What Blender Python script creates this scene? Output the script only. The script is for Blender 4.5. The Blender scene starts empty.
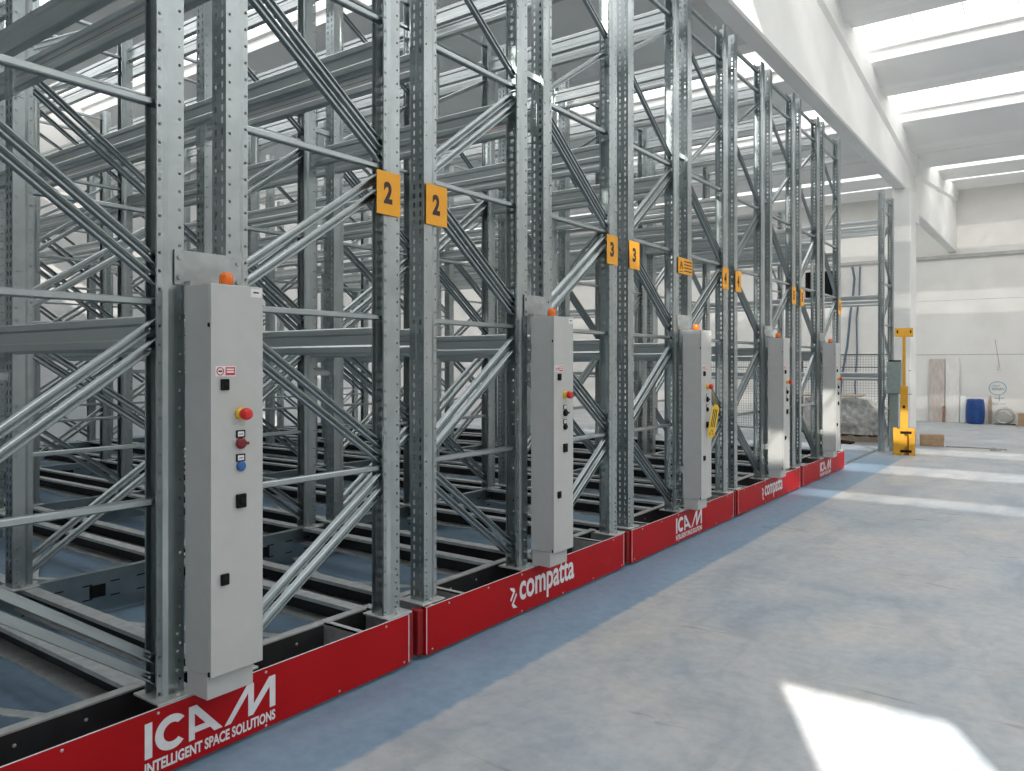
import bpy, bmesh, math, random
from mathutils import Vector, Matrix
random.seed(7)
PI = math.pi
S = bpy.context.scene
C = S.collection

# ------------------------------------------------------------------ materials
def new_mat(name):
    m = bpy.data.materials.new(name); m.use_nodes = True
    nt = m.node_tree
    return m, nt, nt.nodes['Principled BSDF']

def noise_mat(name, c1, c2, scale=8, rough=(.4, .6), metal=0.0, detail=4, bump=0, lo=.35, hi=.65, stretch=None, spec=None):
    m, nt, p = new_mat(name)
    tc = nt.nodes.new('ShaderNodeTexCoord'); n = nt.nodes.new('ShaderNodeTexNoise')
    src = tc.outputs['Object']
    if stretch:
        mp = nt.nodes.new('ShaderNodeMapping'); mp.inputs['Scale'].default_value = stretch
        nt.links.new(src, mp.inputs['Vector']); src = mp.outputs['Vector']
    nt.links.new(src, n.inputs['Vector'])
    n.inputs['Scale'].default_value = scale; n.inputs['Detail'].default_value = detail
    r = nt.nodes.new('ShaderNodeValToRGB')
    r.color_ramp.elements[0].position = lo; r.color_ramp.elements[1].position = hi
    r.color_ramp.elements[0].color = (*c1, 1); r.color_ramp.elements[1].color = (*c2, 1)
    nt.links.new(n.outputs['Fac'], r.inputs['Fac']); nt.links.new(r.outputs['Color'], p.inputs['Base Color'])
    mr = nt.nodes.new('ShaderNodeMapRange')
    mr.inputs['To Min'].default_value = rough[0]; mr.inputs['To Max'].default_value = rough[1]
    nt.links.new(n.outputs['Fac'], mr.inputs['Value']); nt.links.new(mr.outputs['Result'], p.inputs['Roughness'])
    p.inputs['Metallic'].default_value = metal
    if spec is not None: p.inputs['Specular IOR Level'].default_value = spec
    if bump:
        b = nt.nodes.new('ShaderNodeBump'); b.inputs['Strength'].default_value = bump; b.inputs['Distance'].default_value = .01
        nt.links.new(n.outputs['Fac'], b.inputs['Height']); nt.links.new(b.outputs['Normal'], p.inputs['Normal'])
    return m

M = {}
M['galv'] = noise_mat('galvanised_steel', (.40, .44, .445), (.455, .495, .50), 7, (.26, .33), 1.0, 3)
M['galv_beam'] = noise_mat('galvanised_beam', (.60, .63, .62), (.66, .685, .68), 5, (.28, .38), 1.0, 3, stretch=(.3, 3, 3))
M['galv_dull'] = noise_mat('dull_galvanised', (.34, .37, .37), (.46, .48, .48), 14, (.45, .6), .7, 4)
M['cross'] = noise_mat('dark_galvanised_plate', (.24, .30, .32), (.32, .38, .40), 5, (.32, .42), .95, 4)
M['plate'] = noise_mat('light_steel_plate', (.50, .51, .50), (.62, .63, .62), 20, (.4, .55), .6, 4)
M['channel'] = noise_mat('channel_paint_and_shade', (.010, .012, .013), (.02, .022, .024), 12, (.5, .7), 0, 3)  # dark paint on the end beams; stands for shade on the runner webs
M['red'] = noise_mat('red_paint', (.38, .002, .004), (.42, .003, .006), 3, (.45, .52), 0, 2, spec=.22)
M['red_dark'] = noise_mat('red_rubber', (.22, .002, .003), (.27, .003, .004), 10, (.5, .6), 0, 2)
M['white_vinyl'] = noise_mat('white_vinyl', (.72, .70, .70), (.78, .77, .77), 20, (.4, .5))
M['cab'] = noise_mat('cabinet_grey', (.47, .475, .46), (.49, .495, .48), 12, (.34, .42), 0, 2)
M['black'] = noise_mat('black_plastic', (.006, .006, .007), (.010, .010, .011), 30, (.45, .6), spec=.15)
M['rubber'] = noise_mat('dark_seal', (.05, .05, .05), (.07, .07, .07), 30, (.6, .7))
M['amber'] = noise_mat('amber_lens', (.85, .16, .01), (.9, .20, .015), 30, (.12, .2))
M['btn_red'] = noise_mat('button_red', (.62, .012, .015), (.66, .02, .02), 30, (.25, .35))
M['key_red'] = noise_mat('key_red', (.16, .010, .014), (.2, .014, .018), 30, (.25, .35))
M['btn_blue'] = noise_mat('button_blue', (.02, .10, .30), (.03, .13, .36), 30, (.25, .35))
M['yellow'] = noise_mat('yellow_plastic', (.75, .48, .04), (.8, .52, .05), 30, (.35, .45))
M['orange'] = noise_mat('sign_orange', (.82, .35, .012), (.86, .38, .016), 18, (.42, .5))
M['ink'] = noise_mat('sign_ink', (.02, .01, .01), (.03, .015, .015), 30, (.5, .6))
M['sign_red'] = noise_mat('sticker_red', (.55, .03, .05), (.58, .04, .06), 30, (.4, .5))
M['mark_red'] = noise_mat('faded_red_mark', (.28, .06, .06), (.34, .12, .11), 6, (.4, .5))
M['post_yellow'] = noise_mat('post_yellow', (.62, .30, .012), (.70, .35, .02), 10, (.4, .55))
M['wall'] = noise_mat('white_plaster', (.78, .765, .735), (.85, .835, .805), 1.3, (.7, .85), 0, 6, spec=.2)
M['concrete'] = noise_mat('painted_concrete', (.80, .80, .775), (.86, .855, .835), 1.7, (.55, .7), 0, 6, spec=.3)
M['roof'] = noise_mat('roof_concrete', (.83, .83, .82), (.88, .88, .87), 1.1, (.6, .75), 0, 5, spec=.3)
M['trim'] = noise_mat('grey_trim', (.45, .45, .43), (.52, .52, .5), 6, (.6, .7))
M['wire'] = noise_mat('fence_wire', (.10, .11, .11), (.15, .16, .16), 10, (.5, .6), .4)
M['barrel'] = noise_mat('barrel_blue', (.006, .05, .21), (.010, .065, .26), 12, (.35, .5))
M['card'] = noise_mat('cardboard', (.36, .24, .15), (.44, .30, .19), 14, (.75, .85))
M['ply'] = noise_mat('brown_board', (.50, .44, .40), (.62, .56, .52), 6, (.7, .8), 0, 5, stretch=(3, 3, .8))
M['pale_wall_patch'] = noise_mat('pale_wall_patch', (.74, .725, .69), (.82, .80, .77), 5, (.7, .8), 0, 5, stretch=(3, 3, .8))
M['white_board'] = noise_mat('white_board', (.78, .82, .80), (.84, .87, .85), 8, (.5, .6))
M['wood'] = noise_mat('weathered_wood', (.35, .26, .2), (.48, .38, .3), 14, (.7, .85), stretch=(4, 4, .6))
M['rust'] = noise_mat('rusty_wood', (.30, .15, .09), (.40, .24, .16), 10, (.7, .85))
M['hose'] = noise_mat('grey_hose', (.50, .50, .46), (.60, .59, .55), 30, (.5, .6))
M['wrap'] = noise_mat('wrapped_load', (.36, .35, .335), (.80, .78, .75), 9, (.3, .6), 0, 12, bump=.6, lo=.3, hi=.7)
M['box_green'] = noise_mat('grey_green_enamel', (.27, .33, .32), (.31, .37, .36), 12, (.4, .5))
M['cable'] = noise_mat('blue_grey_cable', (.10, .15, .21), (.15, .2, .27), 10, (.5, .6))
M['rail'] = noise_mat('rail_steel', (.22, .23, .24), (.32, .33, .34), 20, (.35, .5), .8)
M['pencil'] = noise_mat('blue_marker', (.12, .38, .45), (.2, .46, .52), 20, (.7, .8))
M['graphite'] = noise_mat('graphite', (.28, .28, .28), (.36, .36, .36), 20, (.7, .8))

def pane_mat(name, strength, clear):
    m = bpy.data.materials.new(name); m.use_nodes = True
    nt = m.node_tree; nt.nodes.clear()
    o = nt.nodes.new('ShaderNodeOutputMaterial'); e = nt.nodes.new('ShaderNodeEmission')
    t = nt.nodes.new('ShaderNodeBsdfTransparent'); x = nt.nodes.new('ShaderNodeMixShader')
    e.inputs['Color'].default_value = (1, .99, .97, 1); e.inputs['Strength'].default_value = strength
    x.inputs['Fac'].default_value = clear
    nt.links.new(e.outputs[0], x.inputs[1]); nt.links.new(t.outputs[0], x.inputs[2]); nt.links.new(x.outputs[0], o.inputs[0])
    return m
M['pane'] = pane_mat('skylight_sheet', 3.0, .27)
M['fill_pane'] = pane_mat('fill_light_pane', .6, .02)  # glow for the unseen side strip, added to brighten the roof underside
M['far_pane'] = pane_mat('milky_skylight_sheet', 3.0, .04)

def floor_mat():
    m, nt, p = new_mat('floor_concrete')
    N, L = nt.nodes.new, nt.links.new
    tc = N('ShaderNodeTexCoord')
    def noise(scale, detail, dist=0, stretch=None):
        n = N('ShaderNodeTexNoise'); n.inputs['Scale'].default_value = scale; n.inputs['Detail'].default_value = detail
        n.inputs['Distortion'].default_value = dist; n.inputs['Roughness'].default_value = .6
        if stretch:
            mp = N('ShaderNodeMapping'); mp.inputs['Scale'].default_value = stretch
            mp.inputs['Rotation'].default_value = (0, 0, .5)
            L(tc.outputs['Object'], mp.inputs['Vector']); L(mp.outputs['Vector'], n.inputs['Vector'])
        else: L(tc.outputs['Object'], n.inputs['Vector'])
        return n
    def ramp(fac, stops):
        r = N('ShaderNodeValToRGB'); cr = r.color_ramp
        cr.elements[0].position, cr.elements[0].color = stops[0][0], (*stops[0][1], 1)
        cr.elements[1].position, cr.elements[1].color = stops[-1][0], (*stops[-1][1], 1)
        for pos, col in stops[1:-1]:
            e = cr.elements.new(pos); e.color = (*col, 1)
        L(fac, r.inputs['Fac']); return r
    def mix(fac, a, b, mode='MIX'):
        x = N('ShaderNodeMix'); x.data_type = 'RGBA'; x.blend_type = mode
        if isinstance(fac, float): x.inputs[0].default_value = fac
        else: L(fac, x.inputs[0])
        L(a, x.inputs[6]); L(b, x.inputs[7]); return x.outputs[2]
    n1 = noise(.8, 6, .6); n2 = noise(3.2, 8, .8, (1, .45, 1)); n3 = noise(14, 6)
    worn = ramp(n1.outputs['Fac'], [(.30, (.33, .38, .435)), (.47, (.405, .432, .46)), (.66, (.48, .475, .465))])
    blotch = ramp(n2.outputs['Fac'], [(.32, (.66, .71, .76)), (.5, (.95, .95, .95)), (.7, (1.13, 1.10, 1.07))])
    worn = mix(.75, worn.outputs['Color'], blotch.outputs['Color'], 'MULTIPLY')
    blue = ramp(n2.outputs['Fac'], [(.3, (.175, .27, .37)), (.7, (.23, .33, .43))])
    # the blue painted lane beside and under the racks: x < -2.35, with a worn edge
    sx = N('ShaderNodeSeparateXYZ'); L(tc.outputs['Object'], sx.inputs[0])
    ad = N('ShaderNodeMath'); ad.operation = 'MULTIPLY_ADD'; L(n3.outputs['Fac'], ad.inputs[0]); ad.inputs[1].default_value = .05; L(sx.outputs['X'], ad.inputs[2])
    ge = N('ShaderNodeMapRange'); ge.inputs['From Min'].default_value = -2.335; ge.inputs['From Max'].default_value = -2.30
    L(ad.outputs[0], ge.inputs['Value'])
    gy = N('ShaderNodeMapRange'); gy.inputs['From Min'].default_value = 14.0; gy.inputs['From Max'].default_value = 16.5
    L(sx.outputs['Y'], gy.inputs['Value'])
    mxx = N('ShaderNodeMath'); mxx.operation = 'MAXIMUM'; L(ge.outputs['Result'], mxx.inputs[0]); L(gy.outputs['Result'], mxx.inputs[1])
    col = mix(mxx.outputs[0], blue.outputs['Color'], worn)
    fine = ramp(n3.outputs['Fac'], [(.35, (.84, .85, .86)), (.62, (1.08, 1.07, 1.06))])
    col = mix(.6, col, fine.outputs['Color'], 'MULTIPLY')
    # scattered dark scuffs
    sc = ramp(noise(1.9, 5, 1.2, (.5, 2.2, 1)).outputs['Fac'], [(.64, (1, 1, 1)), (.70, (.62, .62, .63))])
    col = mix(.8, col, sc.outputs['Color'], 'MULTIPLY')
    L(col, p.inputs['Base Color'])
    mr = N('ShaderNodeMapRange'); mr.inputs['To Min'].default_value = .34; mr.inputs['To Max'].default_value = .62
    L(n2.outputs['Fac'], mr.inputs['Value']); L(mr.outputs['Result'], p.inputs['Roughness'])
    p.inputs['Specular IOR Level'].default_value = .45
    return m
M['floor'] = floor_mat()

# ------------------------------------------------------------------ mesh helpers
class MB:
    def __init__(s): s.v = []; s.f = []; s.mi = []; s.sm = []
    def add(s, vs, fs, mi=0, smooth=False, mat=None):
        b = len(s.v)
        s.v += [(mat @ Vector(v))[:] if mat else tuple(v) for v in vs]
        s.f += [tuple(i + b for i in f) for f in fs]
        s.mi += [mi] * len(fs); s.sm += [smooth] * len(fs)
        return s
    def box(s, x0, x1, y0, y1, z0, z1, mi=0, mat=None):
        vs = [(x0,y0,z0),(x1,y0,z0),(x1,y1,z0),(x0,y1,z0),(x0,y0,z1),(x1,y0,z1),(x1,y1,z1),(x0,y1,z1)]
        return s.add(vs, [(3,2,1,0),(4,5,6,7),(0,1,5,4),(1,2,6,5),(2,3,7,6),(3,0,4,7)], mi, False, mat)
    def bbox(s, x0, x1, y0, y1, z0, z1, r=.004, mi=0, mat=None):       # box with chamfered edges
        bm = bmesh.new(); bmesh.ops.create_cube(bm, size=1)
        for v in bm.verts:
            v.co = Vector(((x0+x1)/2 + v.co.x*(x1-x0), (y0+y1)/2 + v.co.y*(y1-y0), (z0+z1)/2 + v.co.z*(z1-z0)))
        bmesh.ops.bevel(bm, geom=bm.edges[:], offset=r, segments=2, affect='EDGES', profile=.5)
        bm.verts.index_update()
        s.add([v.co[:] for v in bm.verts], [[v.index for v in f.verts] for f in bm.faces], mi, False, mat); bm.free(); return s
    def prism(s, prof, p0, p1, up=(0,0,1), caps=True, closed=True, mi=0, smooth=False):
        """profile points (a, b) swept from p0 to p1; a along side, b along up"""
        p0, p1 = Vector(p0), Vector(p1); d = (p1 - p0).normalized()
        side = d.cross(Vector(up)).normalized(); u = side.cross(d).normalized()
        n = len(prof)
        vs = [p0 + side*a + u*b for a, b in prof] + [p1 + side*a + u*b for a, b in prof]
        fs = [(i, (i+1) % n, n + (i+1) % n, n + i) for i in range(n if closed else n-1)]
        if caps and closed: fs += [tuple(range(n))[::-1], tuple(range(n, 2*n))]
        return s.add([v[:] for v in vs], fs, mi, smooth)
    def cyl(s, p0, p1, r0, r1=None, n=16, mi=0, caps=True):
        r1 = r0 if r1 is None else r1
        p0, p1 = Vector(p0), Vector(p1); d = (p1-p0).normalized()
        a = d.orthogonal().normalized(); b = d.cross(a)
        vs = [p0 + (a*math.cos(2*PI*i/n) + b*math.sin(2*PI*i/n))*r0 for i in range(n)] + [p1 + (a*math.cos(2*PI*i/n) + b*math.sin(2*PI*i/n))*r1 for i in range(n)]
        s.add([v[:] for v in vs], [(i, (i+1) % n, n+(i+1) % n, n+i) for i in range(n)], mi, True)
        if caps: s.add([v[:] for v in vs], [tuple(range(n))[::-1], tuple(range(n, 2*n))], mi, False)
        return s
    def lathe(s, prof, centre, axis='Z', n=24, mi=0, smooth=True):
        cx, cy, cz = centre; vs = []
        for r, h in prof:
            for i in range(n):
                c_, s_ = math.cos(2*PI*i/n)*r, math.sin(2*PI*i/n)*r
                vs.append((cx+c_, cy+s_, cz+h) if axis == 'Z' else (cx+h, cy+c_, cz+s_))
        fs = []
        for k in range(len(prof)-1):
            for i in range(n): fs.append((k*n+i, k*n+(i+1) % n, (k+1)*n+(i+1) % n, (k+1)*n+i))
        fs += [tuple(range(n))[::-1], tuple((len(prof)-1)*n+i for i in range(n))]
        return s.add(vs, fs, mi, smooth)
    def tube(s, pts, r, n=8, mi=0, closed=False):
        pts = [Vector(p) for p in pts]; m = len(pts); vs = []
        a = None
        for k, p in enumerate(pts):
            d = (pts[(k+1) % m if closed else min(k+1, m-1)] - pts[(k-1) % m if closed else max(k-1, 0)]).normalized()
            a = d.orthogonal().normalized() if a is None else (a - d*a.dot(d)).normalized()
            b = d.cross(a)
            vs += [(p + (a*math.cos(2*PI*i/n) + b*math.sin(2*PI*i/n))*r)[:] for i in range(n)]
        fs = [(k*n+i, k*n+(i+1) % n, ((k+1) % m)*n+(i+1) % n, ((k+1) % m)*n+i) for k in range(m if closed else m-1) for i in range(n)]
        if not closed: fs += [tuple(range(n))[::-1], tuple((m-1)*n+i for i in range(n))]
        return s.add(vs, fs, mi, True)
    def mesh(s, name, mats):
        me = bpy.data.meshes.new(name); me.from_pydata(s.v, [], s.f)
        for m in (mats if isinstance(mats, (list, tuple)) else [mats]): me.materials.append(m)
        me.polygons.foreach_set('material_index', s.mi); me.polygons.foreach_set('use_smooth', s.sm)
        me.update(); return me

def put(name, me, parent=None, loc=(0,0,0), rot=(0,0,0)):
    o = bpy.data.objects.new(name, me); C.objects.link(o)
    o.parent = parent; o.location = loc; o.rotation_euler = rot
    return o
def build(name, mb, mat, parent=None, loc=(0,0,0), rot=(0,0,0)): return put(name, mb.mesh(name, mat), parent, loc, rot)
def tag(o, label, cat, group=None):
    o['label'] = label; o['category'] = cat
    if group: o['group'] = group
    return o
def thing(name, label, cat, loc=(0,0,0), group=None, rotz=0):
    o = put(name, None, None, loc, (0,0,rotz)); o.empty_display_size = .1
    return tag(o, label, cat, group)
def struct(name, mb, mat, parent=None):
    o = build(name, mb, mat, parent)
    if parent is None: o['kind'] = 'structure'
    return o

def text_mb(body, height, width=None, bold=0.0, align='CENTER', depth=.0012, cond=1.0):
    """flat lettering in local X/Y, as a mesh builder; scaled so its ink box is height tall and width wide"""
    cu = bpy.data.curves.new('lettering', 'FONT'); cu.body = body; cu.align_x = 'LEFT'; cu.offset = bold; cu.resolution_u = 4
    o = bpy.data.objects.new('lettering', cu); C.objects.link(o)
    dg = bpy.context.evaluated_depsgraph_get(); me = o.evaluated_get(dg).to_mesh()
    vs = [v.co.copy() for v in me.vertices]; fs = [tuple(p.vertices) for p in me.polygons]
    o.evaluated_get(dg).to_mesh_clear(); bpy.data.objects.remove(o); bpy.data.curves.remove(cu)
    x0, x1 = min(v.x for v in vs), max(v.x for v in vs); y0, y1 = min(v.y for v in vs), max(v.y for v in vs)
    sy = height/(y1-y0); sx = (width/(x1-x0)) if width else sy*cond
    return [((v.x-(x0+x1)/2)*sx, (v.y-(y0+y1)/2)*sy) for v in vs], fs
def on_x_face(mb, pts, fs, x, yc, zc, mi=0):          # lettering on a face that looks along +X
    mb.add([(x, yc+a, zc+b) for a, b in pts], fs, mi); return mb
def poly_x(mb, loops, x, mi=0):
    """polygons (y, z) with optional holes, tessellated on a plane of constant x"""
    from mathutils.geometry import tessellate_polygon
    ls = [[Vector((a, b, 0)) for a, b in l] for l in loops]
    flat = [v for l in ls for v in l]
    mb.add([(x, v.x, v.y) for v in flat], [tuple(t) for t in tessellate_polygon(ls)], mi)
    return mb

# ------------------------------------------------------------------ perforated steel sections
def perf(mb, p0, p1, z0, z1, cols):
    """a sheet standing from plan point p0 to p1 with columns of punched holes: (offset, 'o' or 's', half width, half height, pitch, phase)"""
    p0, p1 = Vector(p0), Vector(p1); W = (p1-p0).length; d = (p1-p0)/W
    P = lambda a, z: (p0.x+d.x*a, p0.y+d.y*a, z)
    def quad(a0, a1, b0, b1):
        if a1-a0 > 1e-6 and b1-b0 > 1e-6: mb.add([P(a0,b0), P(a1,b0), P(a1,b1), P(a0,b1)], [(0,1,2,3)])
    a = 0
    for off, kind, hw, hh, pitch, ph in sorted(cols):
        w = hw if kind == 's' else hw*1.35
        quad(a, off-w, z0, z1); a = off+w
        z = z0; k = 0
        while True:
            c = z0+ph+k*pitch; k += 1
            if c+pitch/2 > z1: break
            if kind == 's':
                quad(off-w, off+w, z, c-hh); z = c+hh
            else:
                lo, hi = c-hh*1.35, c+hh*1.35
                quad(off-w, off+w, z, lo); z = hi
                ring = [(math.sin(PI*i/4)*hw, math.cos(PI*i/4)*hh) for i in range(5)]
                for sgn in (1, -1):
                    vs = [P(off, lo), P(off+sgn*w, lo), P(off+sgn*w, hi), P(off, hi)] + [P(off+sgn*x, c+y) for x, y in ring]
                    mb.add(vs, [tuple(range(9))])
        quad(off-w, off+w, z, z1)
    quad(a, W, z0, z1)

def upright_mesh(H):
    mb = MB(); hp = .072
    o = lambda off, ph: (off, 'o', .0062, .0066, hp, ph)
    sl = lambda off, ph: (off, 's', .0065, .014, .05, ph)
    perf(mb, (-.05, 0), (.05, 0), 0, H, [sl(.0265, .04), sl(.0735, .04)])                # slotted outer face
    for s in (-1, 1):
        perf(mb, (s*.05, 0), (s*.05, .066), 0, H, [o(.018, .05)])                       # wide box of the section
        perf(mb, (s*.05, .066), (s*.044, .086), 0, H, [])
        perf(mb, (s*.044, .086), (s*.044, .110), 0, H, [o(.013, .014)])                 # narrow throat
        perf(mb, (s*.044, .110), (s*.034, .110), 0, H, [])
        perf(mb, (s*.034, .110), (s*.034, .098), 0, H, [])
        for z in (.03, .085, .16, .23):                                                  # foot bolts
            mb.cyl((s*.05, .024, z), (s*.061, .024, z), .0085, n=6)
    return mb.mesh('upright', M['galv'])

def foot_mesh():
    mb = MB(); mb.bbox(-.10, .085, -.045, .135, -.001, .009, .002)
    for x in (-.075, .068):
        mb.cyl((x, .04, .009), (x, .04, .02), .011, n=6)
    return mb.mesh('foot_plate', M['plate'])

# lipped channel for the lattice, open towards +X: (along frame normal, in plane)
def brace_mesh(length_v, name='diagonal_brace'):
    """length_v: (dy, dz) from start to end, in the YZ plane"""
    mb = MB(); d = Vector((0, *length_v)); L = d.length
    h, w, t, lip = .0185, .030, .0025, .008
    prof = [(-w/2, -h), (w/2-.003, -h), (w/2, -h+.003), (w/2, -h+lip), (w/2-t, -h+lip), (w/2-t, -h+t), (-w/2+t, -h+t),
            (-w/2+t, h-t), (w/2-t, h-t), (w/2-t, h-lip), (w/2, h-lip), (w/2, h-.003), (w/2-.003, h), (-w/2, h)]
    n = d.normalized(); up = Vector((1,0,0)).cross(n)
    vs = []
    for base in (Vector((0,0,0)), d):
        vs += [(base + Vector((1,0,0))*a + up*b)[:] for a, b in prof]
    k = len(prof)
    fs = [(i, (i+1) % k, k+(i+1) % k, k+i) for i in range(k)] + [tuple(range(k)), tuple(range(k, 2*k))]
    mb.add(vs, fs)
    for q in (.055, L-.055):                                                             # fixing bolts
        c = n*q
        mb.cyl((c + Vector((-w/2, 0, 0)))[:], (c + Vector((w/2+.004, 0, 0)))[:], .0055, n=6)
    return mb.mesh(name, M['galv'])

def horizontal_mesh(dy):
    mb = MB(); h, w, r = .0145, .040, .005
    prof = [(-w/2+r, -h), (w/2-r, -h), (w/2, -h+r), (w/2, h-r), (w/2-r, h), (-w/2+r, h), (-w/2, h-r), (-w/2, -h+r)]
    mb.prism(prof, (0,0,0), (0,dy,0))
    for y in (.03, dy-.03): mb.cyl((-.018, y, 0), (.018, y, 0), .006, n=6)
    return mb.mesh('horizontal_brace', M['galv'])

BH, BW = .14, .05
def beam_mesh(L, sgn):
    """box beam along -X; its outer face looks to -Y (sgn=1) or +Y (sgn=-1); origin at the outer face, top"""
    mb = MB(); r = .006
    prof = [(0, r), (r, 0), (BW-r, 0), (BW, r), (BW, .036), (BW-.008, .046), (BW-.008, .096), (BW, .106), (BW, BH-r), (BW-r, BH), (r, BH), (0, BH-r),
            (0, .106), (.008, .096), (.008, .046), (0, .036)]
    k = len(prof); vs = []
    for x in (0, -L): vs += [(x, sgn*a, b-BH) for a, b in prof]
    mb.add(vs, [(i, (i+1) % k, k+(i+1) % k, k+i) for i in range(k)] + [tuple(range(k)), tuple(range(k, 2*k))])
    y = sgn*.0072                                                                        # red marking line in the groove
    mb.add([(-.02, y, -.073), (-L+.02, y, -.073), (-L+.02, y, -.0695), (-.02, y, -.0695)], [(0,1,2,3)], 1)
    return mb.mesh('beam', [M['galv_beam'], M['mark_red']])
def connector_mesh(sgn, side):
    """hook plate that wraps the upright; side=+1 at the beam's +X end"""
    mb = MB()
    z0, z1 = -.175, .03
    xs = (0, side*.043)
    mb.box(min(xs), max(xs), min(-sgn*.005, -sgn*.001), max(-sgn*.005, -sgn*.001), z0, z1)
    xs = (-side*.004, side*.0005)
    mb.box(min(xs), max(xs), min(-sgn*.005, sgn*BW), max(-sgn*.005, sgn*BW), z0, z1)
    for z in (-.15, -.07, .01): mb.cyl((side*.024, -sgn*.004, z), (side*.024, -sgn*.009, z), .006, n=6)
    return mb.mesh('connector_plate', M['galv'])

ZB = .285                                   # top of the carriage
XF = -2.93                                  # centre of the first row of uprights
FX = [0, -2.10, -4.97, -7.87, -10.77]       # frame rows, behind one another
PITCH, Y0, PLEN = 2.41, .69, 2.28
RDN = .995   # near rack
RD = .99                                    # rack depth
UP_H = 4.80
NODES_D = [(.385, .985, 2), (1.73, 1.13, 2), (1.96, 2.56, 2), (3.32, 2.70, 2), (3.47, 4.03, 1), (4.62, 4.15, 1)]   # height at the inner (back-to-back) upright, at the outer one
HOR = [1.06, 1.845, 2.63, 3.40, 4.75, 4.98]
LEVELS = [1.80, 3.34, 4.86]

ME_UP, ME_FOOT = upright_mesh(UP_H), foot_mesh()
ME_HOR = {}
def hor(dy):
    k = round(dy, 4)
    if k not in ME_HOR: ME_HOR[k] = horizontal_mesh(dy)
    return ME_HOR[k]
ME_BR = {}
def brace(dy, dz):
    k = (round(dy, 4), round(dz, 4))
    if k not in ME_BR: ME_BR[k] = brace_mesh(k)
    return ME_BR[k]
ME_BEAM, ME_CON = {}, {(s, e): connector_mesh(s, e) for s in (1, -1) for e in (1, -1)}
def beam(L, s):
    k = (round(L, 3), s)
    if k not in ME_BEAM: ME_BEAM[k] = beam_mesh(L, s)
    return ME_BEAM[k]

def pallet_rack(label, loc, outer_low, frames, zoff, levels, group, RD=.99):
    YA, YB = .080, RD-.080
    """outer_low: the free (outer) uprights stand at the low-Y side"""
    t = thing('pallet_rack', label, 'rack', loc, group)
    for fx in frames:
        for y, rz in ((0, 0), (RD, PI)):
            u = put('upright', ME_UP, t, (fx, y, .009), (0, 0, rz))
            put('foot_plate', ME_FOOT, u, (0, 0, -.009))
        for h in HOR: put('horizontal_brace', hor(YB-YA), t, (fx, YA, h-zoff))
        for hi, ho, n in NODES_D:
            za, zb = (ho, hi) if outer_low else (hi, ho)
            for q in ((-.040, .040) if n == 2 else (0,)):
                put('diagonal_brace', brace(YB-YA, zb-za), t, (fx, YA, za-zoff+q))
    for a, b in zip(frames[:-1], frames[1:]):
        L = (a-b)-.10-.002
        for z in levels:
            for y, s in ((.002, 1), (RD-.002, -1)):
                o = put('beam', beam(L, s), t, (a-.051, y, z-zoff))
                put('connector_plate', ME_CON[(s, 1)], o, (0, 0, 0)); put('connector_plate', ME_CON[(s, -1)], o, (-L, 0, 0))
    return t

# ------------------------------------------------------------------ lettering of the skirting panels
CAP = .135
def logo_block(mb, x, y0, zb):
    """the four capitals, drawn as cut vinyl; y0 = left edge, zb = baseline"""
    T = lambda pts: [(y0+a*CAP, zb+b*CAP) for a, b in pts]
    poly_x(mb, [T([(0,0),(.22,0),(.22,1),(0,1)])], x)
    arc = [(.80+.5*math.cos(math.radians(t)), .5+.5*math.sin(math.radians(t))) for t in range(38, 323, 9)]
    arc += [(.82+.27*math.cos(math.radians(t)), .5+.27*math.sin(math.radians(t))) for t in range(312, 47, -9)]
    poly_x(mb, [T(arc)], x)
    poly_x(mb, [T([(1.33,0),(1.52,0),(1.52,.19),(2.02,.19),(2.16,.02),(2.44,.02),(1.58,1),(1.33,1)]), T([(1.52,.37),(1.52,.76),(1.86,.37)])], x)
    poly_x(mb, [T([(2.5,0),(2.72,0),(3.34,.74),(3.34,0),(3.52,0),(4.14,.68),(4.14,0),(4.36,0),(4.36,1),(4.12,1),(3.55,.34),(3.55,1),(3.30,1)])], x)

def skirting_lettering(kind, panel, yc):
    x = .0045
    mb = MB()
    if kind == 'caps':
        logo_block(mb, x, yc-.294, .105)
        pts, fs = text_mb('INTELLIGENT SPACE SOLUTIONS', .045, .588, .035)
        on_x_face(mb, pts, fs, x, yc, .068)
    else:
        pts, fs = text_mb('compatta', .198, .66, .022)
        on_x_face(mb, pts, fs, x, yc+.062, .150)
        T = lambda l: [(yc-.370+a, .07+b) for a, b in l]                               # the folded arrow before the word
        poly_x(mb, [T([(0,.140),(.044,.128),(.056,.108),(.014,.050),(.002,.062),(.034,.106),(.006,.124)])], x)
        poly_x(mb, [T([(.076,.082),(.040,.032),(.078,.0),(.034,.004),(.018,.030),(.066,.094)])], x)
    return build('lettering', mb, M['white_vinyl'], panel)

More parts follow.
